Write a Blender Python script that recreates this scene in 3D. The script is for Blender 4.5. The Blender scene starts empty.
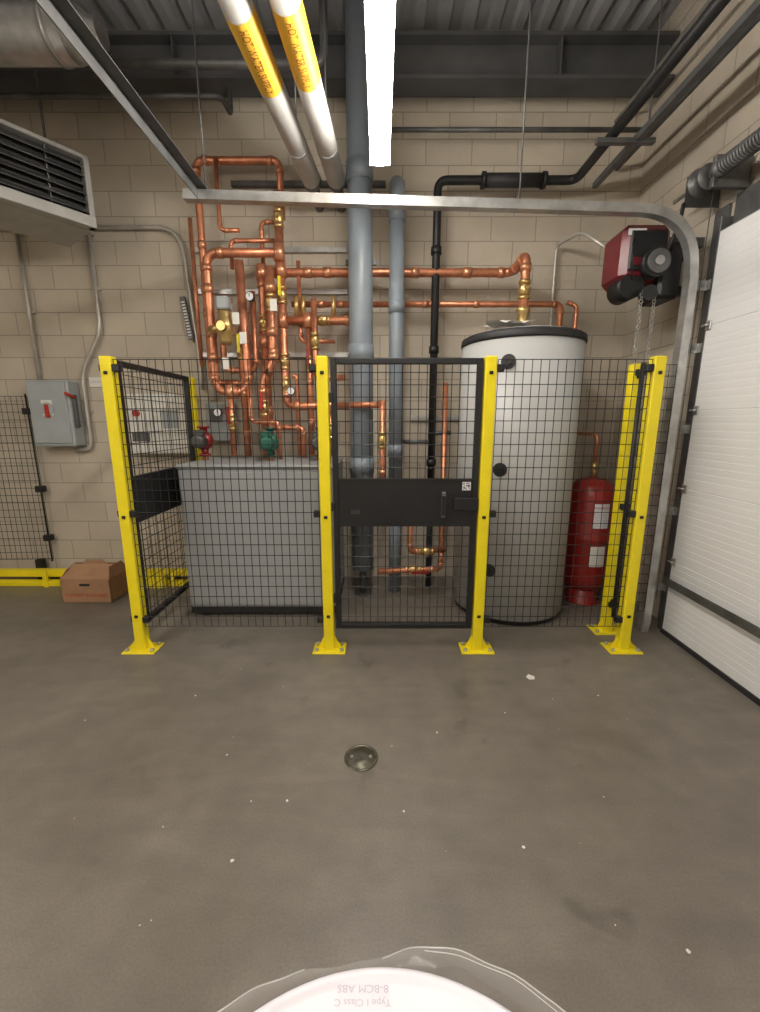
import bpy, math, random
from mathutils import Vector, Matrix, Quaternion
random.seed(7)
D=bpy.data; SC=bpy.context.scene
SC.view_settings.view_transform='Standard'
SC.view_settings.look='None'

# ------------------------------------------------------------------ materials
def mat(name,col,rough=.5,metal=0.,var=.12,nscale=8.,bump=0.,bscale=60.,emis=None,estr=0.,trans=0.,alpha=1.,coord='Object',spec=.5):
    m=D.materials.new(name); m.use_nodes=True
    nt=m.node_tree; b=nt.nodes['Principled BSDF']
    b.inputs['Roughness'].default_value=rough; b.inputs['Metallic'].default_value=metal
    b.inputs['Specular IOR Level'].default_value=spec
    tc=nt.nodes.new('ShaderNodeTexCoord')
    n=nt.nodes.new('ShaderNodeTexNoise'); n.inputs['Scale'].default_value=nscale; n.inputs['Detail'].default_value=5
    nt.links.new(tc.outputs[coord],n.inputs['Vector'])
    cr=nt.nodes.new('ShaderNodeValToRGB')
    c0=[max(0,c*(1-var)) for c in col]; c1=[min(1,c*(1+var)) for c in col]
    cr.color_ramp.elements[0].color=(*c0,1); cr.color_ramp.elements[1].color=(*c1,1)
    cr.color_ramp.elements[0].position=.3; cr.color_ramp.elements[1].position=.7
    nt.links.new(n.outputs['Fac'],cr.inputs[0]); nt.links.new(cr.outputs[0],b.inputs['Base Color'])
    if bump>0:
        n2=nt.nodes.new('ShaderNodeTexNoise'); n2.inputs['Scale'].default_value=bscale
        nt.links.new(tc.outputs[coord],n2.inputs['Vector'])
        bp=nt.nodes.new('ShaderNodeBump'); bp.inputs['Strength'].default_value=bump; bp.inputs['Distance'].default_value=.01
        nt.links.new(n2.outputs['Fac'],bp.inputs['Height']); nt.links.new(bp.outputs[0],b.inputs['Normal'])
    if emis: 
        b.inputs['Emission Color'].default_value=(*emis,1); b.inputs['Emission Strength'].default_value=estr
    return m

YEL=mat('yellow_powdercoat',(.86,.70,.012),.4,var=.05)
BLK=mat('black_powdercoat',(.010,.010,.011),.5,var=.2)
BLKG=mat('black_rubber',(.02,.02,.022),.6)
COP=mat('copper',(.60,.24,.13),.38,.65,var=.25,nscale=14)
COPF=mat('copper_fitting',(.70,.32,.18),.32,.65,var=.2,nscale=20)
BRA=mat('brass',(.62,.44,.18),.35,.8)
GAL=mat('galvanized_steel',(.5,.5,.49),.38,.75,var=.2,nscale=12)
GALD=mat('dark_steel',(.13,.13,.13),.5,.5,var=.3)
COND=mat('conduit_steel',(.5,.48,.44),.42,.5)
GPIPE=mat('grey_pvc_paint',(.22,.255,.29),.4,var=.06)
WPIPE=mat('white_pipe_jacket',(.68,.67,.64),.5,var=.06)
LABEL=mat('orange_label',(.82,.48,.04),.5,var=.03)
LTXT=mat('label_ink',(.22,.03,.01),.6)
BOIL=mat('boiler_enamel',(.335,.345,.355),.42,var=.05,nscale=2)
TANK=mat('tank_jacket',(.45,.45,.445),.4,var=.05,nscale=3)
RED=mat('red_enamel',(.28,.016,.012),.35,var=.15)
MAROON=mat('maroon_cover',(.15,.010,.018),.3,var=.15)
WHITE=mat('white_plastic',(.74,.73,.75),.4,var=.03)
LIDW=mat('bucket_plastic',(.78,.745,.80),.42,var=.02)
PAPER=mat('paper',(.75,.73,.67),.8,var=.05)
GREYB=mat('grey_box_enamel',(.36,.39,.40),.45,var=.06)
CARD=mat('cardboard',(.36,.20,.11),.85,var=.12)
CARDD=mat('cardboard_inner',(.42,.26,.15),.85,var=.12)
REDINK=mat('red_ink',(.45,.03,.02),.7)
INK=mat('grey_ink',(.42,.39,.43),.7)
FINK=mat('faint_moulded_ink',(.56,.52,.58),.6,var=.1)
GREEN=mat('green_handle',(.02,.13,.085),.45)
TUBE=mat('lamp_lens',(.95,.95,.95),.5,var=.01,emis=(1,.945,.86),estr=56)
BEAM=mat('painted_beam',(.070,.070,.073),.6,var=.3,nscale=3)
CEIL=mat('roof_deck',(.33,.33,.34),.55,.1,var=.12,nscale=2)
DOORW=mat('door_white',(.76,.76,.77),.5,var=.03,nscale=2,bump=.2,bscale=140)
DOORS=mat('door_seam',(.5,.5,.51),.6)
LIDG=mat('drain_metal',(.13,.12,.09),.4,.6,var=.4,nscale=40)
CREAM=mat('cream_enclosure',(.68,.67,.62),.5)
GLASSY=D.materials.new('clear_plastic'); GLASSY.use_nodes=True
_n=GLASSY.node_tree; _b=_n.nodes['Principled BSDF']
_b.inputs['Base Color'].default_value=(.8,.78,.76,1); _b.inputs['Roughness'].default_value=.06
_t=_n.nodes.new('ShaderNodeBsdfTransparent'); _m=_n.nodes.new('ShaderNodeMixShader')
_lw=_n.nodes.new('ShaderNodeLayerWeight'); _lw.inputs['Blend'].default_value=.3
_mr=_n.nodes.new('ShaderNodeMapRange'); _mr.inputs['To Min'].default_value=.03; _mr.inputs['To Max'].default_value=.40
_n.links.new(_lw.outputs['Facing'],_mr.inputs['Value']); _n.links.new(_mr.outputs[0],_m.inputs[0])
_n.links.new(_t.outputs[0],_m.inputs[1]); _n.links.new(_b.outputs[0],_m.inputs[2])
_n.links.new(_m.outputs[0],_n.nodes['Material Output'].inputs['Surface'])

def block_mat(name,axis,c1,c2,mort):
    m=D.materials.new(name); m.use_nodes=True; nt=m.node_tree; b=nt.nodes['Principled BSDF']; b.inputs['Roughness'].default_value=.75
    tc=nt.nodes.new('ShaderNodeTexCoord'); sp=nt.nodes.new('ShaderNodeSeparateXYZ'); cb=nt.nodes.new('ShaderNodeCombineXYZ')
    nt.links.new(tc.outputs['Object'],sp.inputs[0])
    nt.links.new(sp.outputs[axis],cb.inputs[0]); nt.links.new(sp.outputs[2],cb.inputs[1])
    br=nt.nodes.new('ShaderNodeTexBrick'); br.inputs['Scale'].default_value=1
    br.inputs['Brick Width'].default_value=.4; br.inputs['Row Height'].default_value=.2
    br.inputs['Mortar Size'].default_value=.005; br.inputs['Mortar Smooth'].default_value=.4; br.inputs['Bias'].default_value=0
    br.inputs['Color1'].default_value=(*c1,1); br.inputs['Color2'].default_value=(*c2,1); br.inputs['Mortar'].default_value=(*mort,1)
    nt.links.new(cb.outputs[0],br.inputs['Vector'])
    n=nt.nodes.new('ShaderNodeTexNoise'); n.inputs['Scale'].default_value=3; n.inputs['Detail'].default_value=8
    nt.links.new(tc.outputs['Object'],n.inputs['Vector'])
    mr=nt.nodes.new('ShaderNodeMapRange'); mr.inputs['To Min'].default_value=.78; mr.inputs['To Max'].default_value=1.2
    nt.links.new(n.outputs['Fac'],mr.inputs['Value'])
    mx=nt.nodes.new('ShaderNodeMix'); mx.data_type='RGBA'; mx.blend_type='MULTIPLY'; mx.inputs[0].default_value=1
    nt.links.new(br.outputs['Color'],mx.inputs[6]); nt.links.new(mr.outputs[0],mx.inputs[7]); nt.links.new(mx.outputs[2],b.inputs['Base Color'])
    n2=nt.nodes.new('ShaderNodeTexNoise'); n2.inputs['Scale'].default_value=90; n2.inputs['Detail'].default_value=4
    nt.links.new(tc.outputs['Object'],n2.inputs['Vector'])
    ma=nt.nodes.new('ShaderNodeMath'); ma.operation='MULTIPLY_ADD'; ma.inputs[1].default_value=-1.4
    nt.links.new(br.outputs['Fac'],ma.inputs[0]); nt.links.new(n2.outputs['Fac'],ma.inputs[2])
    bp=nt.nodes.new('ShaderNodeBump'); bp.inputs['Strength'].default_value=.45; bp.inputs['Distance'].default_value=.008
    nt.links.new(ma.outputs[0],bp.inputs['Height']); nt.links.new(bp.outputs[0],b.inputs['Normal'])
    return m
BLOCKX=block_mat('concrete_block_x',0,(.55,.485,.39),(.50,.44,.355),(.33,.29,.235))
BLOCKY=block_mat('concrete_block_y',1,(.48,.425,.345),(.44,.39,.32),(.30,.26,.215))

def floor_mat():
    m=D.materials.new('concrete_floor'); m.use_nodes=True; nt=m.node_tree; b=nt.nodes['Principled BSDF']
    tc=nt.nodes.new('ShaderNodeTexCoord')
    def noise(s,d,dist=0,vec=None):
        n=nt.nodes.new('ShaderNodeTexNoise'); n.inputs['Scale'].default_value=s; n.inputs['Detail'].default_value=d; n.inputs['Distortion'].default_value=dist
        nt.links.new(vec if vec else tc.outputs['Object'],n.inputs['Vector']); return n
    a=noise(.9,8,.6); f=noise(7,8); g=noise(130,3)
    r=nt.nodes.new('ShaderNodeValToRGB'); e=r.color_ramp.elements
    e[0].position=.30; e[0].color=(.150,.129,.105,1); e[1].position=.70; e[1].color=(.208,.183,.153,1)
    nt.links.new(a.outputs['Fac'],r.inputs[0])
    def mul(c,n,lo,hi,p0=.3,p1=.7):
        mr=nt.nodes.new('ShaderNodeMapRange'); mr.inputs['From Min'].default_value=p0; mr.inputs['From Max'].default_value=p1
        mr.inputs['To Min'].default_value=lo; mr.inputs['To Max'].default_value=hi; nt.links.new(n.outputs['Fac'],mr.inputs['Value'])
        mx=nt.nodes.new('ShaderNodeMix'); mx.data_type='RGBA'; mx.blend_type='MULTIPLY'; mx.inputs[0].default_value=1
        nt.links.new(c,mx.inputs[6]); nt.links.new(mr.outputs[0],mx.inputs[7]); return mx.outputs[2]
    c=mul(r.outputs[0],f,.90,1.10); c=mul(c,g,.88,1.12)
    st=noise(3.3,3,.3); c=mul(c,st,.68,1.0,.25,.34)
    mp=nt.nodes.new('ShaderNodeMapping'); mp.inputs['Scale'].default_value=(1.2,4,1); mp.inputs['Rotation'].default_value=(0,0,.9)
    nt.links.new(tc.outputs['Object'],mp.inputs['Vector'])
    sc=noise(1.6,9,1.2,mp.outputs[0]); c=mul(c,sc,.92,1.05,.35,.62)
    nt.links.new(c,b.inputs['Base Color'])
    rr=nt.nodes.new('ShaderNodeMapRange'); rr.inputs['From Min'].default_value=.3; rr.inputs['From Max'].default_value=.7
    rr.inputs['To Min'].default_value=.32; rr.inputs['To Max'].default_value=.54; nt.links.new(a.outputs['Fac'],rr.inputs['Value'])
    nt.links.new(rr.outputs[0],b.inputs['Roughness'])
    bp=nt.nodes.new('ShaderNodeBump'); bp.inputs['Strength'].default_value=.15; bp.inputs['Distance'].default_value=.004
    nt.links.new(f.outputs['Fac'],bp.inputs['Height']); nt.links.new(bp.outputs[0],b.inputs['Normal'])
    return m
FLOOR=floor_mat()

# ------------------------------------------------------------------ mesh builder
def fillet(pts,r,n=7):
    pts=[Vector(p) for p in pts]; out=[pts[0]]; marks=[]
    for i in range(1,len(pts)-1):
        a,b,c=pts[i-1],pts[i],pts[i+1]
        u=(a-b); w=(c-b); rr=min(r,u.length*.49,w.length*.49)
        u.normalize(); w.normalize()
        s=b+u*rr; e=b+w*rr
        marks.append((s,u)); marks.append((e,w))
        for k in range(n+1):
            t=k/n
            out.append(s*(1-t)**2+b*2*t*(1-t)+e*t*t)
    out.append(pts[-1]); return out,marks
class B:
    def __init__(s,name): s.name=name; s.v=[]; s.f=[]; s.m=[]; s.sm=[]; s.mats=[]
    def mi(s,m):
        if m not in s.mats: s.mats.append(m)
        return s.mats.index(m)
    def add(s,verts,faces,m,smooth=False):
        o=len(s.v); s.v+= [tuple(x) for x in verts]; i=s.mi(m)
        for k,f in enumerate(faces):
            s.f.append([o+j for j in f]); s.m.append(i); s.sm.append(smooth[k] if isinstance(smooth,list) else smooth)
    def box(s,lo,hi,m,rot=None,piv=None,bev=0.):
        lo=Vector(lo); hi=Vector(hi); c=(lo+hi)/2; h=(hi-lo)/2
        if bev>0:
            bev=min(bev,min(h)*.9); vs=[];idx={}
            for sx in(-1,1):
                for sy in(-1,1):
                    for sz in(-1,1):
                        for a in range(3):
                            q=[h[k]-(0 if k==a else bev) for k in range(3)]
                            idx[(sx,sy,sz,a)]=len(vs); vs.append(Vector((sx*q[0],sy*q[1],sz*q[2])))
            fs=[]
            S=(-1,1)
            for a in range(3):
                b_,c_=(a+1)%3,(a+2)%3
                for sg in S:
                    def key(p,q):
                        k=[0,0,0];k[a]=sg;k[b_]=p;k[c_]=q; return idx[(*k,a)]
                    f=[key(-1,-1),key(1,-1),key(1,1),key(-1,1)]
                    fs.append(f if sg>0 else f[::-1])
            for a in range(3):
                b_,c_=(a+1)%3,(a+2)%3
                for sa in S:
                    for sb in S:
                        def kk(q,ax):
                            k=[0,0,0];k[a]=sa;k[b_]=sb;k[c_]=q; return idx[(*k,ax)]
                        f=[kk(-1,a),kk(-1,b_),kk(1,b_),kk(1,a)]
                        fs.append(f if sa*sb>0 else f[::-1])
            for sx in S:
                for sy in S:
                    for sz in S:
                        f=[idx[(sx,sy,sz,a)] for a in range(3)]
                        fs.append(f if sx*sy*sz>0 else f[::-1])
        else:
            vs=[Vector((x*h.x,y*h.y,z*h.z)) for x in(-1,1) for y in(-1,1) for z in(-1,1)]
            fs=[[0,1,3,2],[4,6,7,5],[0,4,5,1],[2,3,7,6],[0,2,6,4],[1,5,7,3]]
        if rot is not None:
            R=rot if isinstance(rot,Matrix) else Matrix.Rotation(rot,3,'Z'); p=Vector(piv) if piv else c
            vs=[R@(v+c-p)+p for v in vs]
        else: vs=[v+c for v in vs]
        s.add(vs,fs,m)
    def sweep(s,pts,prof,m,n0=None,smooth=True):
        pts=[Vector(p) for p in pts]
        P=[pts[0]]
        for p in pts[1:]:
            if (p-P[-1]).length>1e-6: P.append(p)
        pts=P; N=len(pts); T=[]
        for i in range(N):
            t=(pts[min(i+1,N-1)]-pts[max(i-1,0)]); T.append(t.normalized())
        n=Vector(n0) if n0 else (Vector((0,0,1)) if abs(T[0].z)<.9 else Vector((1,0,0)))
        vs=[];k=len(prof)
        for i in range(N):
            if i>0: n=T[i-1].rotation_difference(T[i])@n
            n=(n-T[i]*n.dot(T[i])).normalized(); bn=T[i].cross(n)
            for a,b in prof: vs.append(pts[i]+n*a+bn*b)
        fs=[];sm=[]
        for i in range(N-1):
            for j in range(k):
                j2=(j+1)%k; fs.append([i*k+j,i*k+j2,(i+1)*k+j2,(i+1)*k+j]); sm.append(smooth)
        fs.append(list(range(k))[::-1]); fs.append([(N-1)*k+j for j in range(k)]); sm+=[False,False]
        s.add(vs,fs,m,sm)
    def tube(s,pts,r,m,fr=None,seg=12,fit=None,n=7):
        if fr is not None: P,marks=fillet(pts,fr,n)
        else: P,marks=pts,[]
        s.sweep(P,[(r*math.cos(2*math.pi*i/seg),r*math.sin(2*math.pi*i/seg)) for i in range(seg)],m)
        if fit:
            for p,d in marks: s.cyl(p-d*r*.5,p+d*r*.9,r*1.2,fit,seg)
    def cyl(s,a,b,r,m,seg=16,r2=None):
        a=Vector(a);b=Vector(b); r2=r if r2 is None else r2
        t=(b-a).normalized(); n=Vector((0,0,1)) if abs(t.z)<.9 else Vector((1,0,0)); n=(n-t*n.dot(t)).normalized(); bn=t.cross(n)
        vs=[]
        for c,q in((a,r),(b,r2)):
            for i in range(seg):
                w=2*math.pi*i/seg; vs.append(c+(n*math.cos(w)+bn*math.sin(w))*q)
        fs=[[i,(i+1)%seg,seg+(i+1)%seg,seg+i] for i in range(seg)]+[list(range(seg))[::-1],list(range(seg,2*seg))]
        s.add(vs,fs,m,[True]*seg+[False,False] if seg>5 else False)
    def lathe(s,c,prof,m,seg=48,axis=(0,0,1)):
        c=Vector(c); q=Vector((0,0,1)).rotation_difference(Vector(axis)); vs=[]
        for r,z in prof:
            for i in range(seg):
                w=2*math.pi*i/seg; vs.append(c+q@Vector((r*math.cos(w),r*math.sin(w),z)))
        k=len(prof); fs=[[i*seg+j,i*seg+(j+1)%seg,(i+1)*seg+(j+1)%seg,(i+1)*seg+j] for i in range(k-1) for j in range(seg)]
        sm=[True]*len(fs)
        fs+=[list(range(seg))[::-1],[(k-1)*seg+j for j in range(seg)]]; sm+=[False,False]
        s.add(vs,fs,m,sm)
    def torus(s,c,R,r,m,axis=(0,0,1),a0=0,a1=2*math.pi,n=24,seg=8):
        q=Vector((0,0,1)).rotation_difference(Vector(axis)); c=Vector(c)
        P=[c+q@Vector((R*math.cos(a0+(a1-a0)*i/n),R*math.sin(a0+(a1-a0)*i/n),0)) for i in range(n+1)]
        s.tube(P,r,m,seg=seg)
    def text(s,txt,size,m,fn,align='CENTER'):
        cu=D.curves.new('t','FONT'); cu.body=txt; cu.size=size; cu.align_x=align; cu.align_y='CENTER'; cu.resolution_u=3
        ob=D.objects.new('t',cu); SC.collection.objects.link(ob); dg=bpy.context.evaluated_depsgraph_get()
        me=D.meshes.new_from_object(ob.evaluated_get(dg))
        s.add([fn(v.co.x,v.co.y) for v in me.vertices],[list(p.vertices) for p in me.polygons],m)
        D.objects.remove(ob); D.curves.remove(cu); D.meshes.remove(me)
    def done(s,origin=None):
        me=D.meshes.new(s.name)
        if origin is None:
            origin=Vector((0,0,0))
        me.from_pydata([tuple(Vector(v)-Vector(origin)) for v in s.v],[],s.f)
        for m in s.mats: me.materials.append(m)
        me.polygons.foreach_set('material_index',s.m); me.polygons.foreach_set('use_smooth',s.sm)
        me.update(); me.validate()
        ob=D.objects.new(s.name,me); ob.location=origin; SC.collection.objects.link(ob); return ob

# ------------------------------------------------------------------ room
XL,XR,YB,YF,ZC=-4.6,2.3,-3.6,4.15,4.75
WY=4.147; ZR=ZC-.06
b=B('floor'); b.box((XL-.2,YB-.2,-.1),(XR+.2,YF+.2,0),FLOOR); b.done()
b=B('wall_back'); b.box((XL-.2,YF,0),(XR+.2,YF+.2,ZC),BLOCKX); b.done()
b=B('wall_front'); b.box((XL-.2,YB-.2,0),(XR+.2,YB,ZC),BLOCKX); b.done()
b=B('wall_left'); b.box((XL-.2,YB,0),(XL,YF,ZC),BLOCKY); b.done()
b=B('wall_right')
b.box((XR,2.98,0),(XR+.2,YF,ZC),BLOCKY); b.box((XR,YB,2.82),(XR+.2,2.98,ZC),BLOCKY); b.box((XR,YB,0),(XR+.2,-1.0,2.82),BLOCKY); b.done()
b=B('ceiling')
b.box((XL-.2,YB-.2,ZC),(XR+.2,YF+.2,ZC+.1),CEIL)
x=XL+.05
while x<XR-.12:
    b.add([(x,YB,ZC),(x+.03,YB,ZC-.05),(x+.10,YB,ZC-.05),(x+.13,YB,ZC),(x,YF,ZC),(x+.03,YF,ZC-.05),(x+.10,YF,ZC-.05),(x+.13,YF,ZC)],
          [[0,1,5,4],[1,2,6,5],[2,3,7,6],[0,3,2,1],[4,5,6,7]],CEIL); x+=.2
b.done()

# roof beams
b=B('steel_roof_beam')
for y in(3.92,):
    b.box((XL+.01,y-.1,4.22),(XR-.01,y+.1,4.245),BEAM); b.box((XL+.01,y-.1,4.5),(XR-.01,y+.1,4.525),BEAM); b.box((XL+.01,y-.01,4.24),(XR-.01,y+.01,4.51),BEAM)
    for xx in (-3.2,-1.6,0,1.4): b.box((xx-.006,y-.095,4.24),(xx+.006,y+.095,4.51),BEAM)
b.done()
b=B('roof_joist')
for k in range(3):
    y=2.9-k*1.9
    b.box((XL+.01,y-.05,4.62),(XR-.01,y+.05,4.65),BEAM); b.box((XL+.01,y-.05,4.3),(XR-.01,y+.05,4.32),BEAM)
    x=XL+.02
    i=0
    while x<XR-.33:
        b.cyl((x,y,4.31 if i%2 else 4.63),(x+.3,y,4.63 if i%2 else 4.31),.012,BEAM,8); x+=.3; i+=1
b.done()
b=B('ventilation_duct')
b.cyl((XL+.01,3.15,4.0),(-1.95,3.15,4.0),.15,GAL,32)
for xx in (-4.2,-3.3,-2.6,-2.05): b.cyl((xx,3.15,4.0),(xx+.03,3.15,4.0),.158,GAL,32)
b.lathe((-1.95,3.15,4.0),[(.15,0),(.13,.08),(.08,.14),(.08,.2)],GAL,24,(1,0,0))
b.done()
b=B('ceiling_conduit')
b.tube([(XL+.01,3.55,4.12),(-.4,3.55,4.12),(-.4,3.55,4.6)],.03,GALD,.1)
b.tube([(XL+.01,3.7,4.02),(-1.2,3.7,4.02),(-1.2,3.9,4.02),(-1.2,3.9,4.2)],.02,GALD,.06)
b.tube([(-.02,3.95,3.95),(2.2,3.95,3.95)],.018,GALD)
b.done()

# ------------------------------------------------------------------ garage door (right wall)
b=B('garage_door')
DX=2.19; y0,y1=-1.0,2.97
zz=[0.03,.58,1.13,1.68,2.23,2.80]
for i in range(5):
    b.box((DX,y0,zz[i]+.001),(DX+.05,y1,zz[i+1]-.001),DOORW,bev=.003)
    k=zz[i]+.04
    while k<zz[i+1]-.04:
        b.box((DX-.0012,y0+.01,k),(DX+.002,y1-.01,k+.034),DOORW,bev=.001); k+=.048
    b.box((DX+.003,y0,zz[i+1]-.005),(DX+.04,y1,zz[i+1]+.005),DOORS)
b.box((DX-.012,y0,0),(DX+.05,y1,.035),BLKG)
b.box((DX-.045,y0,.40),(DX,y1,.43),GALD); b.box((DX-.045,y0,.43),(DX-.04,y1,.46),GALD)
for z in zz[1:5]:
    b.box((DX-.012,y1-.05,z-.03),(DX-.002,y1-.005,z+.03),GAL,bev=.003)
    b.cyl((DX-.03,y1-.05,z),(DX-.03,y1+.0,z),.008,GAL,8)
b.done()
b=B('trim_door_jamb')
b.box((XR-.10,2.985,0),(XR-.005,3.04,2.9),GALD,bev=.003)
b.box((XR-.02,3.04,0),(XR-.003,3.16,3.0),GALD)
b.box((XR-.03,YB+2.4,2.83),(XR-.003,2.98,3.02),GALD)
b.done()
b=B('garage_door_track')
ty=3.0
C=[(-.028,-.03),(.028,-.03),(.028,-.024),(-.022,-.024),(-.022,.024),(.028,.024),(.028,.03),(-.028,.03)]
P,_=fillet([(2.06,ty,0),(2.06,ty,2.93),(-1.25,ty,3.02)],.40,14)
b.sweep(P,C,GAL,n0=(1,0,0),smooth=False)
b.sweep([(2.06,ty-.035,.05),(2.06,ty-.035,2.55)],[(-.028,-.003),(.028,-.003),(.028,.003),(-.028,.003)],GAL,n0=(1,0,0),smooth=False)
for z in(.35,.95,1.55,2.1,2.5):
    b.box((2.085,ty+.03,z-.03),(2.2,ty+.036,z+.03),GAL); b.box((2.195,ty-.0,z-.03),(2.2,ty+.036,z+.03),GAL)
    b.cyl((2.12,ty+.02,z),(2.12,ty+.045,z),.012,GAL,6); b.cyl((2.17,ty+.02,z),(2.17,ty+.045,z),.012,GAL,6)
b.box((-1.16,-1.0,3.055),(-1.10,3.03,3.06),GALD); b.box((-1.16,-1.0,2.99),(-1.155,3.03,3.06),GALD)
b.cyl((-1.12,ty+.02,3.0),(-1.12,ty+.02,ZR),.006,GALD,6)
b.cyl((.9,ty+.02,2.97),(.9,ty+.02,ZR),.006,GALD,6)
P,_=fillet([(2.06,-1.05,0),(2.06,-1.05,2.93),(-1.25,-1.05,3.02)],.40,14)
b.sweep(P,C,GAL,n0=(1,0,0),smooth=False)
b.done()
b=B('torsion_spring_assembly')
b.cyl((2.08,-1.1,3.12),(2.08,3.3,3.12),.0135,GAL,12)
b.lathe((2.08,2.98,3.12),[(.02,-.01),(.075,-.005),(.075,.005),(.06,.012),(.06,.06),(.085,.07),(.085,.08),(.03,.085)],GALD,32,(0,1,0))
pts=[];n=52*10
for i in range(n+1):
    a=i/10*2*math.pi; y=2.86-(i/n)*1.1; pts.append((2.08+.045*math.cos(a),y,3.12+.045*math.sin(a)))
b.tube(pts,.0085,GALD,seg=5)
b.lathe((2.08,2.87,3.12),[(.02,0),(.05,0),(.05,.05),(.03,.06)],GALD,24,(0,1,0))
b.box((2.05,2.9,3.02),(2.28,2.93,3.2),GALD,bev=.004)
b.box((2.05,3.14,3.02),(2.28,3.15,3.2),GALD)
b.tube([(2.145,3.02,3.1),(2.145,3.02,.25)],.003,GALD,seg=5)
b.done()

# opener
b=B('garage_door_opener')
b.box((1.66,3.12,2.56),(1.99,3.42,2.92),MAROON,bev=.04)
b.box((1.70,3.105,2.62),(1.95,3.125,2.87),BLK,bev=.01)
b.box((1.72,3.10,2.65),(1.82,3.107,2.70),MAROON,bev=.003)
b.cyl((1.87,3.14,2.66),(1.87,3.06,2.66),.095,BLK,32); b.cyl((1.87,3.06,2.66),(1.87,3.045,2.66),.075,GALD,32); b.cyl((1.87,3.045,2.66),(1.87,3.035,2.66),.03,GAL,16)
b.cyl((1.75,3.13,2.53),(1.75,3.30,2.53),.085,BLK,24)
b.box((1.92,3.10,2.44),(2.07,3.34,2.74),BLK,bev=.02)
b.cyl((2.0,3.2,2.77),(2.14,3.2,2.77),.06,BLKG,24)
b.box((1.96,3.25,2.5),(2.295,3.29,2.56),GALD); b.box((1.96,3.25,2.82),(2.295,3.29,2.88),GALD)
b.box((1.68,3.112,2.84),(1.80,3.12,2.88),WHITE)
b.cyl((1.83,3.10,2.46),(1.83,3.04,2.46),.05,BLK,20)
b.tube([(1.95,3.1,2.74),(2.0,3.09,2.9),(2.03,3.12,3.03)],.012,BLKG,.04)
b.tube([(1.72,3.1,2.8),(1.69,3.06,2.7),(1.72,3.08,2.55)],.006,BLK,.04)
for sx in(1.785,1.875):
    z=2.45;i=0
    while z>1.9:
        b.torus((sx,3.06,z),.012,.0028,GAL,(1,0,0) if i%2 else (0,1,0),n=8,seg=4); z-=.021;i+=1
b.done()
b=B('opener_conduit')
b.tube([(1.70,3.44,2.88),(1.62,3.7,3.1),(1.58,4.1,3.15),(1.58,4.1,2.0),(1.62,4.1,1.7),(1.62,4.1,1.2)],.014,COND,.08)
b.box((1.54,4.05,1.75),(1.68,WY,1.95),GREYB,bev=.008)
b.done()

# ------------------------------------------------------------------ light fixtures
def fixture(x,y0,y1,z):
    b=B('fluorescent_light_fixture')
    b.box((x-.045,y0,z+.05),(x+.045,y1,z+.10),WHITE,bev=.006)
    prof=[(.052,-.042),(.025,-.06),(.0,-.064),(-.022,-.050),(-.032,-.02),(-.032,.02),(-.022,.050),(0,.064),(.025,.06),(.052,.042)]
    b.sweep([(x,y0+.01,z),(x,y1-.01,z)],prof,TUBE,n0=(0,0,1),smooth=False)
    b.box((x-.068,y0-.004,z-.03),(x+.068,y0+.012,z+.075),WHITE); b.box((x-.068,y1-.012,z-.03),(x+.068,y1+.004,z+.075),WHITE)
    for yy in(y0+.3,y1-.3): b.cyl((x,yy,z+.09),(x,yy,ZR),.004,GALD,6)
    return b.done()
fixture(0.0,.75,3.16,3.3)
fixture(-2.9,-.9,1.5,3.3)
fixture(0.0,-3.3,-.9,3.3)
fixture(-2.9,-3.4,-1.4,3.3)

# ------------------------------------------------------------------ fence
def post(name,x,y,h=2.0,base=True):
    b=B(name); w=.036
    b.box((x-w,y-w,0.008),(x+w,y+w,h),YEL,bev=.006)
    b.box((x-.115,y-.075,0),(x+.115,y+.075,.012),YEL,bev=.003)
    for sx in(-1,1):
        b.cyl((x+sx*.088,y-.045,.01),(x+sx*.088,y-.045,.03),.013,GAL,6)
        b.cyl((x+sx*.088,y+.045,.01),(x+sx*.088,y+.045,.03),.013,GAL,6)
        b.add([(x+sx*w,y-.003,.01),(x+sx*.085,y-.003,.01),(x+sx*w,y-.003,.11),(x+sx*w,y+.003,.01),(x+sx*.085,y+.003,.01),(x+sx*w,y+.003,.11)],
          [[0,1,2],[3,5,4],[0,3,4,1],[1,4,5,2],[2,5,3,0]],YEL)
    for z in(1.9,.98,.27):
        b.box((x-.012,y-w-.008,z-.010),(x+.012,y-w+.001,z+.010),BLK,bev=.003); b.cyl((x,y-w-.014,z),(x,y-w-.007,z),.007,BLK,6)
    return b
FY=2.72
def clamp(b,x,y,z,d):
    b.box((x-.045 if d<0 else x,y-.02,z-.022),(x if d<0 else x+.045,y+.02,z+.022),BLK,bev=.004)
xs=[-1.70,-.36,.69,1.735]
for i,x in enumerate(xs):
    b=post('safety_fence_post',x,FY)
    for z in(1.93,1.0,.24):
        if i in(1,3): clamp(b,x-.036,FY-.015,z,-1)
        if i in(0,2): clamp(b,x+.036,FY-.015,z,1)
        if i==0: b.box((x-.05,FY-.02,z-.02),(x-.036,FY+.03,z+.02),BLK)
    b.done()
b=post('safety_fence_post',-1.70,3.86,1.99); b.done()
b=post('safety_fence_post',1.765,2.99,1.99)
for z in(1.93,1.0,.24): b.box((1.74,2.93,z-.02),(1.80,2.955,z+.02),BLK)
b.done()

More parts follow.
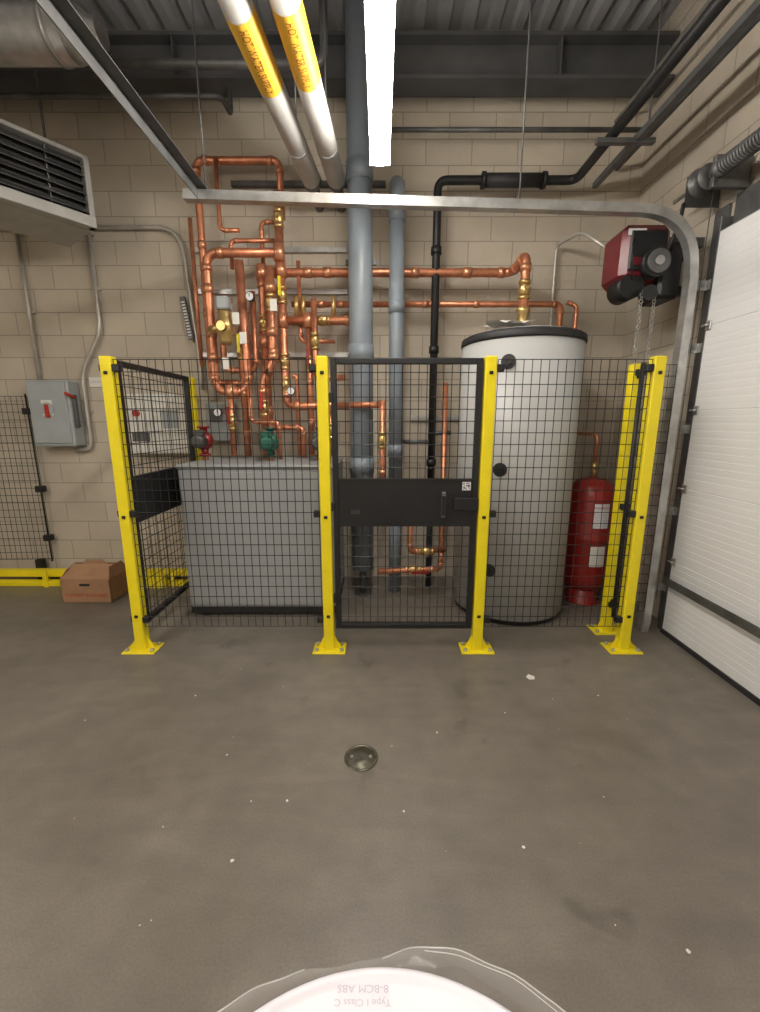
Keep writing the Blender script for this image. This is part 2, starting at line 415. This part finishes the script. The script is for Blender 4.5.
def mesh(b,p0,p1,z0,z1,dx=.052,dz=.075,r=.0026,edge=True):
    p0=Vector((*p0,0));p1=Vector((*p1,0));L=(p1-p0).length;d=(p1-p0)/L; nrm=Vector((d.y,-d.x,0))
    n=max(1,round(L/dx))
    for i in range(n+1):
        q=p0+d*(L*i/n); rr=r*1.0
        b.cyl(q+Vector((0,0,z0)),q+Vector((0,0,z1)),rr,BLK,4)
    m=round((z1-z0)/dz)
    for j in range(m+1):
        z=z0+(z1-z0)*j/m
        b.cyl(p0+nrm*.004+Vector((0,0,z)),p1+nrm*.004+Vector((0,0,z)),r,BLK,4)
b=B('safety_fence_mesh_panel'); mesh(b,(xs[0]+.045,FY-.02),(xs[1]-.045,FY-.02),.19,1.98); b.done()
b=B('safety_fence_mesh_panel'); mesh(b,(xs[2]+.045,FY-.02),(xs[3]-.045,FY-.02),.19,1.98); b.done()
b=B('safety_fence_mesh_panel'); mesh(b,(1.735,FY+.05),(1.765,2.94),.19,1.98)
b.cyl((1.72,2.84,.19),(1.72,2.84,1.98),.014,BLK,8); b.done()
b=B('safety_fence_mesh_panel'); mesh(b,(1.81,2.94),(2.01,2.94),.19,1.98); b.done()

def gate(name,p0,p1,flip=1):
    b=B(name); p0=Vector((*p0,0));p1=Vector((*p1,0));L=(p1-p0).length;d=(p1-p0)/L; n=Vector((d.y,-d.x,0))*flip
    R=Matrix((d,-n,Vector((0,0,1)))).transposed()
    def bx(u0,u1,w0,w1,z0,z1,m,bev=.003):
        c=p0+d*((u0+u1)/2)+n*((w0+w1)/2)+Vector((0,0,(z0+z1)/2)); h=Vector(((u1-u0)/2,(w1-w0)/2,(z1-z0)/2))
        b.box(c-h,c+h,m,rot=R,piv=c,bev=bev)
    z0,z1=.17,1.99; t=.036
    bx(0,t,-.02,.02,z0,z1,BLK); bx(L-t,L,-.02,.02,z0,z1,BLK)
    bx(t,L-t,-.02,.02,z1-t,z1,BLK); bx(t,L-t,-.02,.02,z0,z0+t,BLK)
    bx(t,L-t,-.012,.018,.915,1.235,BLK)
    bx(t,L-t,.018,.024,.915,.93,BLK,0); bx(t,L-t,.018,.024,1.22,1.235,BLK,0)
    a=p0+d*t; e=p0+d*(L-t)
    mesh(b,(a.x,a.y),(e.x,e.y),z0+.01,.92); mesh(b,(a.x,a.y),(e.x,e.y),1.23,z1-.01)
    for z in(.4,1.05,1.75): bx(-.012,.012,.0,.035,z-.03,z+.03,BLK)
    bx(L-.16,L+.0,.02,.045,1.03,1.11,BLK); bx(L-.24,L-.215,.02,.06,.98,1.15,GALD)
    bx(L-.24,L-.215,.05,.075,1.0,1.13,BLK)
    return b,bx,L
b,bx,L=gate('safety_fence_gate',(-.31,FY),(.645,FY))
bx(L-.105,L-.05,.024,.027,1.16,1.215,WHITE,0)
random.seed(3)
for i in range(7):
    for j in range(7):
        if random.random()<.5: u=L-.1+i*.0065; z=1.165+j*.0065; bx(u,u+.006,.027,.0275,z,z+.006,BLK,0)
for k in range(5): bx(.12+k*.012,.125+k*.012,.024,.026,1.0,1.03,GALD,0)
b.done()
b,bx,L=gate('safety_fence_gate',(-1.70,2.78),(-1.70,3.80),1); b.done()

# stored fence panel against the back wall
b=B('stored_fence_panel'); mesh(b,(-4.5,4.04),(-3.36,4.08),.22,1.84)
for x in(-4.5,-3.36): b.cyl((x,4.06,.2),(x,4.06,1.86),.008,BLK,6)
for z in(.45,.95,1.7): b.box((-3.40,4.035,z-.03),(-3.33,4.1,z+.03),BLK,bev=.004)
b.box((-3.52,4.035,0),(-3.46,4.1,.22),BLK)
b.done()
b=B('stored_fence_rail')
b.box((-4.5,3.88,0.0),(-1.85,3.95,.05),YEL,bev=.005); b.box((-4.5,3.955,.07),(-1.9,4.025,.14),YEL,bev=.005)
for x in(-4.2,-3.3,-2.05): b.box((x-.02,3.86,.0),(x+.02,3.88,.17),YEL); b.box((x-.02,3.96,0),(x+.02,4.02,.07),BLK)
b.box((-2.32,3.83,0),(-2.1,3.87,.14),YEL,bev=.004)
b.done()

# ------------------------------------------------------------------ boiler
b=B('boiler')
b.box((-1.58,3.24,.03),(-.36,3.98,.10),BLKG)
b.box((-1.58,3.22,.09),(-.36,4.0,1.245),BOIL,bev=.015)
b.box((-1.59,3.21,1.24),(-.35,4.0,1.275),BOIL,bev=.01)
b.box((-1.56,3.212,.12),(-.38,3.222,1.22),BOIL,bev=.004)
for x in(-1.5,-.46):
    for y in(3.3,3.9): b.cyl((x,y,0),(x,y,.04),.03,BLKG,12)
b.done()

# ------------------------------------------------------------------ storage tank
b=B('water_heater_tank')
cx,cy=1.13,3.50; R=.465
b.lathe((cx,cy,0),[(R-.03,0),(R-.03,.035),(R-.005,.04),(R,.05)],BLKG,64)
b.lathe((cx,cy,0),[(R,.05),(R,2.19)],TANK,64)
b.lathe((cx,cy,0),[(R+.006,2.185),(R+.01,2.2),(R+.006,2.235),(R-.02,2.25),(R-.2,2.27),(.02,2.275)],BLKG,64)
b.lathe((cx,cy,0),[(R-.05,2.25),(R-.06,2.262),(R-.25,2.278),(.02,2.285)],TANK,64)
for ang,z in((-118,2.02),(-120,1.25),(-125,.45)):
    a=math.radians(ang); d=Vector((math.cos(a),math.sin(a),0)); p=Vector((cx,cy,z))+d*(R-.01)
    b.cyl(p,p+d*.018,.052,BLKG,24); b.cyl(p,p+d*.035,.03,BLK,6)
b.done()
b=B('cleaning_rag')
vs=[];fs=[]
N=14
for i in range(N+1):
    for j in range(N+1):
        u=i/N-.5;v=j/N-.5
        vs.append((.93+u*.3+.02*math.sin(9*v),3.22+v*.2,2.285+.02*abs(math.sin(7*u+3*v))+.03*math.exp(-20*(u*u+v*v))))
fs=[[i*(N+1)+j,(i+1)*(N+1)+j,(i+1)*(N+1)+j+1,i*(N+1)+j+1] for i in range(N) for j in range(N)]
b.add(vs,fs,PAPER,True); b.done()

# red expansion tank
b=B('expansion_tank')
ex,ey=1.85,3.58
b.lathe((ex,ey,0),[(.15,0),(.15,.012),(.13,.02),(.13,.14),(.11,.15)],RED,40)
b.lathe((ex,ey,0),[(.02,.10),(.12,.12),(.17,.17),(.195,.25),(.195,.60),(.199,.61),(.195,.62),(.195,.98),(.175,1.06),(.12,1.11),(.05,1.13),(.02,1.14)],RED,40)
b.cyl((ex,ey,1.12),(ex,ey,1.26),.022,BRA,12); b.cyl((ex,ey,1.20),(ex,ey,1.25),.034,BRA,6)
a0=math.radians(-108)
for k,(z0,z1,mm) in enumerate(((.72,.93,WHITE),(.38,.56,PAPER))):
    vs=[];n=8
    for i in range(n+1):
        a=a0+math.radians(38)*i/n
        for z in(z0,z1): vs.append((ex+.1975*math.cos(a),ey+.1975*math.sin(a),z))
    b.add(vs,[[2*i,2*i+2,2*i+3,2*i+1] for i in range(n)],mm,True)
def wrapt(u,v): 
    a=math.radians(-89)+u/.199; return (ex+.2*math.cos(a),ey+.2*math.sin(a),.895+v)
b.text('WARNING',.026,REDINK,wrapt)
for base in(.86,.53):
    for k in range(6):
        def w2(u,v): 
            a=math.radians(-89)+u/.199; return (ex+.2*math.cos(a),ey+.2*math.sin(a),base-.023*k+v)
        b.text('xxxxx xxx xxxx',.014,INK,w2)
b.done()
b=B('copper_expansion_line'); b.tube([(ex,ey,1.26),(ex,ey,1.5),(1.72,3.9,1.5),(1.72,3.9,2.6),(1.64,3.93,2.63)],.018,COP,.05,fit=COPF); b.done()

# ------------------------------------------------------------------ copper piping
b=B('copper_piping')
M=.036; S=.026; T=.018
def cp(pts,r,fr=None): b.tube(pts,r,COP,fr if fr else r*2.2,seg=14,fit=COPF)
def tee(p): 
    p=Vector(p); b.lathe(p-Vector((0,0,.06)),[(.03,0),(.047,.0),(.047,.12),(.03,.12)],COPF,16)
def coup(p,ax,r):
    p=Vector(p);a=Vector(ax); b.cyl(p-a*r,p+a*r,r*1.22,COPF,14)
def valve(p,ax=(0,0,1),r=.04,hm=None,hd=(0,-1,0)):
    p=Vector(p);a=Vector(ax)
    b.cyl(p-a*.07,p-a*.045,r*1.1,BRA,6); b.cyl(p+a*.045,p+a*.07,r*1.1,BRA,6)
    b.lathe(p-a*.05,[(r*.7,0),(r*.95,.02),(r*1.15,.05),(r*.95,.08),(r*.7,.1)],BRA,16,ax)
    h=Vector(hd); b.cyl(p,p+h*.085,.012,BRA,8)
    side=a if abs(a.z)<.5 else Vector((0,0,1))
    if hm: 
        c=p+h*.085; b.sweep([c-side*.02,c+side*.13],[(-.012,-.004),(.012,-.004),(.012,.004),(-.012,.004)],hm,n0=(1,0,0) if abs(side.x)<.5 else (0,0,1),smooth=False)
y=3.90
cp([(1.14,3.55,2.27),(1.14,3.55,2.88),(1.14,y,2.86),(-1.02,y,2.86),(-1.02,y,1.28)],M,.09)
b.lathe((1.14,3.55,2.285),[(.03,0),(.06,0),(.06,.03),(.045,.05),(.045,.16),(.055,.17),(.055,.2),(.04,.21)],BRA,20)
valve((1.14,3.55,2.62),(0,0,1),.045,None)
cp([(1.60,y+.05,2.2),(1.60,y+.05,2.62),(-.78,y+.05,2.62)],S)
cp([(-.83,3.84,2.46),(-.2,3.84,2.46),(-.2,3.98,2.46)],M)
cp([(-.84,3.84,3.45),(-.84,3.84,1.74),(-.28,3.84,1.74)],M,.09)
cp([(-.84,3.97,3.30),(-.84,3.97,3.74),(-1.54,3.97,3.74),(-1.54,3.97,1.95),(-1.2,3.97,1.95),(-1.2,3.97,2.4),(-1.2,3.8,2.4),(-1.2,3.8,1.3)],S+.004,.07)
cp([(-.84,3.80,2.98),(-1.45,3.80,2.98),(-1.45,3.80,1.86),(-1.16,3.80,1.86),(-1.16,3.74,2.9)],M,.11)
cp([(-1.32,3.78,1.86),(-1.32,3.78,1.3)],S,.06)
cp([(-1.10,3.86,2.70),(-1.10,3.86,2.05),(-1.38,3.86,2.05),(-1.38,3.86,2.62),(-1.28,3.86,2.62)],S,.07)
cp([(-.62,3.84,2.46),(-.62,3.84,1.3)],S,.06)
cp([(-.92,3.76,2.86),(-.92,3.76,2.1),(-1.02,3.76,1.95),(-1.02,3.76,1.28)],M,.08)
cp([(-1.02,3.97,2.92),(-1.02,3.97,3.28),(-.86,3.97,3.28)],T,.05)
cp([(-1.36,3.93,3.74),(-1.36,3.93,3.2),(-1.2,3.93,3.2)],T,.05)
cp([(-.70,3.9,2.95),(-.70,3.9,2.3),(-.4,3.9,2.3)],T,.05)
cp([(-.45,3.84,1.74),(-.45,3.84,1.3)],S,.05)
cp([(-1.62,3.95,3.3),(-1.62,3.95,2.1)],T,.05)
cp([(-1.12,3.68,1.9),(-1.12,3.68,1.60),(-.88,3.68,1.60),(-.88,3.68,1.28)],T,.05)
cp([(-.78,3.84,2.0),(-.74,3.84,2.0),(-.74,3.84,1.3)],T,.04)
cp([(-.56,3.78,2.62),(-.56,3.78,1.98),(-.3,3.78,1.98)],S,.05)
cp([(-1.28,3.93,2.9),(-1.28,3.93,3.12),(-.9,3.93,3.12)],T,.05)
cp([(-1.02,3.84,1.55),(-.7,3.84,1.55),(-.7,3.84,1.28)],S,.05)
# behind gate
cp([(.02,3.58,1.78),(.02,3.58,1.12),(.02,3.72,1.12)],S,.05)
cp([(-.02,3.55,.28),(.55,3.62,.28),(.60,3.88,.30),(.60,3.95,1.95)],S,.07)
cp([(.27,3.62,.9),(.27,3.62,.44),(.60,3.70,.44)],S,.06)
cp([(-.25,3.58,1.74),(.02,3.58,1.74)],S,.05)
valve((.30,3.60,.28),(1,0,0),.038,RED); valve((.42,3.64,.44),(1,0,0),.036,None)
valve((.02,3.58,1.45),(0,0,1),.036,None)
for p in((-1.02,y,2.86),(-.84,3.84,2.86),(-.84,3.84,2.46),(-.62,3.84,2.46),(-.84,3.8,2.98),(-1.02,y,2.3),(-.45,3.84,1.74),(-1.32,3.8,1.86),(-1.02,3.84,1.55)): tee(p)
for x in(.75,.3,-.45,-.62): coup((x,y,2.86),(1,0,0),M); coup((x+.1,y+.05,2.62),(1,0,0),S)
for z in(2.7,2.35,2.15): coup((-1.45,3.8,z),(0,0,1),M); coup((-1.54,3.97,z+.4),(0,0,1),S+.004); coup((-.92,3.76,z),(0,0,1),M)
for z in(1.95,1.6): coup((-.62,3.84,z),(0,0,1),S); coup((-1.2,3.8,z-.1),(0,0,1),S); coup((-1.02,y,z+.1),(0,0,1),M)
valve((-.84,3.84,2.66),(0,0,1),.042,YEL); valve((-.84,3.84,2.12),(0,0,1),.042,None); valve((-1.02,y,2.45),(0,0,1),.042,None)
valve((-1.2,3.8,2.2),(0,0,1),.04,YEL); valve((-.62,3.84,2.1),(0,0,1),.036,RED); valve((-1.32,3.78,1.6),(0,0,1),.036,RED)
valve((-.84,3.84,3.25),(0,0,1),.04,None); valve((-.5,3.84,2.46),(1,0,0),.04,None); valve((-.84,3.84,1.92),(0,0,1),.04,None)
valve((-.56,3.78,2.28),(0,0,1),.034,None); valve((-.45,3.84,1.52),(0,0,1),.034,None); valve((-.92,3.76,2.58),(0,0,1),.042,None)
valve((-1.02,3.76,1.72),(0,0,1),.04,REDINK)
for x in(-.72,-.66,-.4): b.cyl((x,3.84,2.50),(x,3.84,2.66),.02,BRA,10) 
for p in((-1.40,3.66,1.68),(-1.06,3.64,2.60),(-.76,3.66,1.86)):
    p=Vector(p); b.cyl(p,p+Vector((0,.03,0)),.036,BLK,24); b.cyl(p-Vector((0,.002,0)),p,.030,WHITE,24); b.box(p+Vector((-.003,-.004,-.002)),p+Vector((.003,-.002,.024)),BLK)
    b.cyl(p+Vector((0,.03,0)),p+Vector((0,.14,0)),.012,BRA,8)
for x,z in((-1.17,2.45),(-1.12,2.3),(-.86,2.55),(-1.28,2.1)):
    b.box((x-.028,3.60,z-.07),(x+.028,3.604,z+.02),PAPER)
    b.cyl((x,3.602,z+.02),(x,3.76,z+.10),.002,GALD,4)
b.done()

b=B('mixing_valve')
b.lathe((-1.28,3.66,2.36),[(.035,-.13),(.05,-.1),(.05,-.05),(.07,-.03),(.07,.05),(.05,.07),(.05,.12),(.035,.14)],BRA,24)
b.box((-1.33,3.61,2.50),(-1.23,3.71,2.60),GREYB,bev=.01); b.cyl((-1.33,3.66,2.36),(-1.42,3.72,2.36),.035,BRA,12)
b.cyl((-1.28,3.60,2.36),(-1.28,3.55,2.36),.036,BRA,20)
b.done()
def pump(x,y,z,m,m2):
    b=B('circulator_pump')
    b.lathe((x,y+.12,z),[(.03,0),(.07,.01),(.078,.03),(.078,.06),(.05,.09)],m,24,(0,-1,0))
    b.lathe((x,y+.02,z),[(.055,0),(.055,.07),(.045,.09),(.03,.095)],m2,24,(0,-1,0))
    b.box((x-.045,y-.04,z+.045),(x+.045,y+.02,z+.095),m2,bev=.01)
    for s in(-1,1):
        b.cyl((x,y+.08,z+s*.065),(x,y+.08,z+s*.11),.03,m,12); b.cyl((x,y+.08,z+s*.11),(x,y+.08,z+s*.125),.05,m,16)
    b.cyl((x,y+.08,1.276),(x,y+.08,z-.11),.024,COP,12)
    b.done()
pump(-.94,3.50,1.43,GREEN,GREEN); pump(-1.52,3.55,1.44,RED,GALD); pump(-.52,3.55,1.43,GALD,GALD)

# ------------------------------------------------------------------ grey vertical pipes, black pipe
b=B('grey_vent_pipe')
b.cyl((-.16,3.72,.25),(-.16,3.72,ZR),.10,GPIPE,36)
for z in(1.15,2.1,3.45): b.cyl((-.16,3.72,z),(-.16,3.72,z+.14),.108,GPIPE,36)
b.cyl((-.16,3.72,0),(-.16,3.72,.26),.03,GALD,12); b.cyl((-.16,3.72,0),(-.16,3.72,.012),.09,GALD,20)
b.box((-.29,3.83,2.9),(-.03,3.86,2.94),GALD); b.done()
b=B('grey_vent_pipe')
b.cyl((.14,3.78,1.02),(.14,3.78,3.36),.062,GPIPE,28)
b.tube([(.14,3.78,3.3),(.14,3.78,3.5),(.14,WY,3.5)],.062,GPIPE,.12,seg=24)
b.cyl((.14,3.78,1.02),(.14,3.78,.0),.055,GPIPE,28)
for z in(1.3,2.5,3.2): b.cyl((.14,3.78,z),(.14,3.78,z+.1),.068,GPIPE,28)
b.done()
b=B('black_gas_pipe')
b.tube([(.48,3.9,.9),(.48,3.9,3.56),(1.62,3.9,3.56),(1.62,-2.5,3.56)],.034,BLK,.08,seg=14)
b.cyl((.85,3.9,3.56),(1.35,3.9,3.56),.052,BLKG,20)
for x in(.84,1.34): b.cyl((x,3.9,3.56),(x+.03,3.9,3.56),.062,BLK,20)
for z in(1.2,2.2,3.0): b.cyl((.48,3.9,z),(.48,3.9,z+.06),.045,BLK,14)
b.tube([(.48,3.9,1.42),(.21,3.9,1.42)],.02,GALD); b.tube([(.48,3.9,1.50),(.66,3.95,1.50)],.02,GALD)
b.cyl((.48,3.9,.9),(.48,3.9,0),.03,BLK,12)
b.done()
b=B('strut_channel')
b.box((1.76,-2.5,3.50),(1.80,3.9,3.54),GALD); b.box((1.5,3.3,3.49),(1.9,3.34,3.52),GALD)
for y in (3.32,1.6): 
    b.cyl((1.85,y,3.5),(1.85,y,ZR),.006,GALD,6)
b.cyl((2.05,-2.5,3.75),(2.05,4.1,3.75),.02,GALD,10)
b.cyl((2.0,-2.5,4.1),(2.0,4.1,4.1),.015,GAL,10)
b.box((-1.3,4.10,3.62),(.05,WY,3.66),GALD)
b.done()
b=B('pipe_wall_strut')
for z in(3.10,2.20,2.75): 
    b.box((-1.7,4.11,z),(-.3,WY,z+.04),GAL)
b.box((.3,4.11,1.62),(.9,WY,1.66),GAL)
b.done()

# white insulated supply pipes
def wpipe(xn,sl,lab0,lab1):
    b=B('hot_water_supply_pipe'); z=3.47; r=.072
    X=lambda y: xn+sl*(y-2.2)
    b.tube([(X(-3.5),-3.5,z),(X(3.74),3.74,z)],r,WPIPE,seg=32)
    b.cyl((X(3.70),3.70,z),(X(3.74),3.74,z),r*1.04,GALD,32)
    b.cyl((X(3.74),3.74,z),(X(3.74),WY,z),r*.55,GALD,20)
    for y in(3.3,1.9,.3):
        b.cyl((X(y),y,z),(X(y),y+.025,z),r*1.03,GAL,32); b.cyl((X(y),y+.012,z+r),(X(y),y+.012,ZR),.006,GALD,6)
    n=40; rr=r+.0012; vs=[]
    for i in range(n):
        a=2*math.pi*i/n
        for yy in(lab0,lab1): vs.append((X(yy)+rr*math.cos(a),yy,z+rr*math.sin(a)))
    b.add(vs,[[2*i,2*i+1,(2*i+3)%(2*n),(2*i+2)%(2*n)] for i in range(n)],LABEL,True)
    rt=r+.0026
    for ang in (-84,150):
        def fn(u,v):
            a=math.radians(ang)+v/rt; yy=(lab0+lab1)/2+u*.68
            return (X(yy)+rt*math.cos(a),yy,z+rt*math.sin(a))
        b.text('HOT WATER SUPPLY',.060,LTXT,fn)
    b.done()
wpipe(-.665,.083,2.32,2.76); wpipe(-.432,.058,2.28,2.72)

# ------------------------------------------------------------------ wall electrical
b=B('electrical_disconnect_box')
b.box((-3.29,3.99,1.37),(-2.90,WY,1.98),GREYB,bev=.012)
b.box((-3.27,3.975,1.40),(-2.92,3.992,1.96),GREYB,bev=.01)
b.cyl((-3.1,3.972,1.72),(-3.1,3.962,1.72),.06,GREYB,24); b.box((-3.12,3.955,1.64),(-3.08,3.97,1.76),REDINK,bev=.003)
b.box((-3.15,3.968,1.66),(-3.05,3.974,1.80),PAPER); 
b.box((-2.90,4.02,1.55),(-2.87,4.06,1.85),GALD,bev=.005); b.cyl((-2.88,4.04,1.82),(-2.88,3.93,1.86),.014,REDINK,10)
b.done()
b=B('electrical_conduit')
b.tube([(XL+.01,4.11,3.28),(-1.78,4.11,3.30),(-1.70,4.11,2.2),(-1.70,4.11,1.9)],.018,COND,.22)
b.tube([(-3.24,4.11,3.28),(-3.24,4.11,1.985)],.016,COND)
b.tube([(-2.60,4.11,3.28),(-2.60,4.11,2.42),(-2.83,4.11,2.06),(-2.83,4.11,1.33),(-3.0,4.11,1.33)],.018,COND,.12)
for x in(-3.24,-2.60): b.box((x-.035,4.07,3.24),(x+.035,WY,3.32),COND,bev=.006)
for x,z in((-3.24,2.6),(-2.60,2.8),(-1.705,2.7),(-2.83,1.7)): b.box((x-.04,4.125,z-.012),(x+.04,WY,z+.012),COND)
b.done()
b=B('cardboard_only_sign'); b.box((-2.79,4.138,1.93),(-2.50,WY,2.02),PAPER)
b.text('CARDBOARD ONLY',.034,INK,lambda u,v:(-2.645+u,4.136,1.975+v)); b.done()
b=B('control_panel')
b.box((-2.40,4.02,1.30),(-1.78,WY,1.86),CREAM,bev=.012)
b.box((-2.10,4.005,1.48),(-1.84,4.022,1.76),PAPER,bev=.006); b.box((-2.06,3.998,1.54),(-1.90,4.007,1.71),GREYB,bev=.004)
b.box((-2.36,4.008,1.42),(-2.2,4.022,1.5),GALD); b.cyl((-2.3,4.02,1.68),(-2.3,3.99,1.68),.03,REDINK,16)
b.done()
b=B('control_panel'); b.box((-1.66,4.04,1.42),(-1.4,WY,1.78),GREYB,bev=.01); b.box((-1.62,4.03,1.6),(-1.5,4.042,1.72),GALD); b.done()
b=B('wall_thermometer'); R=Matrix.Rotation(math.radians(-8),3,'Y')
b.box((-1.80,4.07,2.35),(-1.75,4.1,2.72),GALD,rot=R,bev=.004)
for k in range(12): b.box((-1.79,4.064,2.38+k*.026),(-1.76,4.072,2.39+k*.026),WHITE,rot=R,piv=(-1.775,4.085,2.535))
b.cyl((-1.75,4.08,2.38),(-1.75,WY,2.34),.012,BRA,8); b.done()

# ------------------------------------------------------------------ unit heater
b=B('unit_heater')
c=Vector((-2.52,3.33,3.34)); tx=Vector((.60,.80,0)).normalized(); nn=Vector((tx.y,-tx.x,0))
R=Matrix((tx,nn,Vector((0,0,1)))).transposed()
def hb(u0,u1,w0,w1,z0,z1,m,bev=0,tilt=0):
    cc=c+tx*((u0+u1)/2)+nn*((w0+w1)/2)+Vector((0,0,(z0+z1)/2)); h=Vector(((u1-u0)/2,(w1-w0)/2,(z1-z0)/2))
    RR=R@Matrix.Rotation(tilt,3,'X'); b.box(cc-h,cc+h,m,rot=RR,piv=cc,bev=bev)
HM=mat('heater_casing',(.38,.37,.345),.4,.2,var=.08)
hb(-.42,.42,-.55,-.02,-.25,.25,HM,.01)
hb(-.42,-.38,-.02,.05,-.25,.25,HM,.004); hb(.38,.42,-.02,.05,-.25,.25,HM,.004); hb(-.42,.42,-.02,.05,.22,.25,HM,.004); hb(-.42,.42,-.02,.06,-.25,-.17,HM,.004)
hb(-.38,.38,-.025,-.01,-.18,.22,BLK)
for k in range(6): hb(-.38,.38,-.01,.06,-.135+k*.062,-.130+k*.062,GALD,0,math.radians(-35))
for u in(-.15,.15): hb(u-.005,u+.005,-.01,.02,-.18,.22,GALD)
for u in(-.3,.3): b.cyl(c+tx*u+nn*-.4+Vector((0,0,.24)),c+tx*u+nn*-.4+Vector((0,0,.60 if u<0 else ZR-3.34)),.01,GALD,8)
b.cyl(c+tx*.42+nn*-.12,c+tx*.47+nn*-.12,.05,GAL,20)
b.done()

# ------------------------------------------------------------------ cardboard box (gable top, flaps ajar)
b=B('cardboard_box')
x0,x1,y0,y1,h=-2.86,-2.42,3.50,3.80,.22; t=.004
b.box((x0,y0,0),(x1,y0+t,h),CARD); b.box((x0,y1-t,0),(x1,y1,h),CARD); b.box((x0,y0,0),(x0+t,y1,h),CARD); b.box((x1-t,y0,0),(x1,y1,h),CARD); b.box((x0,y0,0),(x1,y1,t),CARDD)
def flap(p,m=CARDD):
    p=[Vector(q) for q in p]; n=(p[1]-p[0]).cross(p[2]-p[0]).normalized()*t
    b.add(p+[q+n for q in p],[[0,1,2,3],[7,6,5,4],[0,4,5,1],[1,5,6,2],[2,6,7,3],[3,7,4,0]],m)
ym=(y0+y1)/2
flap([(x0,y0,h),(x1,y0,h),(x1-.03,ym-.01,h+.10),(x0+.03,ym-.01,h+.10)],CARD)
flap([(x0,y1,h),(x1,y1,h),(x1-.03,ym+.01,h+.11),(x0+.03,ym+.01,h+.11)],CARDD)
flap([(x0+.12,ym,h+.10),(x1-.10,ym,h+.10),(x1-.13,ym-.01,h+.145),(x0+.16,ym-.01,h+.145)],CARDD)
flap([(x1,y0,h),(x1,y1,h),(x1-.03,y1-.06,h+.10),(x1-.03,y0+.06,h+.10)],CARD)
flap([(x0,y0,h),(x0,y1,h),(x0+.03,y1-.06,h+.08),(x0+.03,y0+.06,h+.08)],CARD)
b.text('DO NOT DISCARD',.045,REDINK,lambda u,v:((x0+x1)/2+u,y0-.002,.07+v))
b.box((-2.69,y0-.002,.16),(-2.60,y0-.0005,.18),BLK)
b.done()

# floor cleanout / drain
b=B('floor_drain_cover')
b.lathe((-.092,1.735,0),[(.082,0),(.082,.004),(.074,.006),(.072,.003),(.066,.003),(.064,.006),(.02,.007),(.01,.007)],LIDG,40)
b.text('CO',.05,GALD,lambda u,v:(-.092+u,1.735+v,.0085))
for s in(-1,1): b.cyl((-.092+s*.045,1.735,.005),(-.092+s*.045,1.735,.010),.008,GAL,8)
b.done()
b=B('floor_litter')
def scrap(x,y,r,m=PAPER):
    n=5; a=random.random()*6; b.add([(x+r*math.cos(a+i*1.256)*(.6+.5*random.random()),y+r*math.sin(a+i*1.256)*(.6+.5*random.random()),.002+.002*random.random()) for i in range(n)],[list(range(n))],m)
scrap(.96,2.38,.03)
for x,y,r in((-.55,1.25,.009),(-.4,1.5,.008),(.55,1.3,.008),(.95,.98,.009),(.3,1.9,.007),(-1.1,2.2,.008),(.7,2.05,.006),(-.75,1.75,.006),(.1,1.45,.006),(1.3,2.2,.007)): scrap(x,y,r)
for i in range(60): scrap(random.uniform(-2.5,2),random.uniform(.6,3.2),random.uniform(.002,.005),CARDD if i%2 else PAPER)
b.done()

# ------------------------------------------------------------------ white bucket with lid + clear plastic liner in foreground
b=B('white_bucket')
bc=Vector((.003,.096,0)); R0=.29; Z=.95
b.lathe(bc,[(.24,0),(.25,.01),(.275,.80),(.283,.80),(.283,.83),(.276,.83),(.278,.90),(.286,.905)],LIDW,96)
b.lathe(bc,[(.284,.895),(.292,.897),(.2925,.935),(.290,.946),(.287,.9495),(.283,.9503),(.280,.949),(.278,.9465),(.274,.9455),(.01,.947)],LIDW,96)
for k,(s,yy,sz) in enumerate((('Type I Class C',.3535,.0110),('8-BCM ABS',.3655,.0125))):
    b.text(s,sz,FINK,lambda u,v:(-.020-u,yy-v*.8,.9478))
seg=220; rows=10; vs=[]
def env(a):
    d=math.degrees(a)%360
    g=math.exp(-((d-60)/34)**2)*.042+math.exp(-((d-128)/22)**2)*.030+math.exp(-((d-270)/60)**2)*.03
    return .004+g
for i in range(rows+1):
    t=i/rows
    for j in range(seg):
        a=2*math.pi*j/seg; e=env(a)
        r=.294+e*math.sin(t*math.pi*.62)*1.05+.0035*math.sin(13*a+4*t)*t+.002*math.sin(31*a)*t
        z=.93+e*.35*math.sin(t*2.2)-.055*(t**2)*(1 if e>.02 else .6)+.004*math.sin(9*a+2)*t
        vs.append(bc+Vector((r*math.cos(a),r*math.sin(a),z)))
b.add(vs,[[i*seg+j,i*seg+(j+1)%seg,(i+1)*seg+(j+1)%seg,(i+1)*seg+j] for i in range(rows) for j in range(seg)],GLASSY,True)
EDGE=mat('liner_edge',(.6,.58,.56),.2,var=.02)
b.tube([vs[6*seg+j] for j in list(range(12,56))],.0008,EDGE,seg=6)
b.tube([vs[4*seg+j] for j in list(range(22,50))],.0005,EDGE,seg=6)
b.tube([vs[6*seg+j] for j in list(range(66,98))],.0008,EDGE,seg=6)
b.done()

cam=D.cameras.new('camera'); co=D.objects.new('camera',cam); SC.collection.objects.link(co); SC.camera=co
co.location=(0,0,1.6); co.rotation_euler=(math.radians(90-11.44),0,0)
cam.sensor_fit='HORIZONTAL'; cam.sensor_width=36; cam.lens=36*415/760; cam.clip_start=.02
w=D.worlds.new('world'); SC.world=w; w.use_nodes=True; w.node_tree.nodes['Background'].inputs[0].default_value=(.9,.92,1,1); w.node_tree.nodes['Background'].inputs[1].default_value=.05
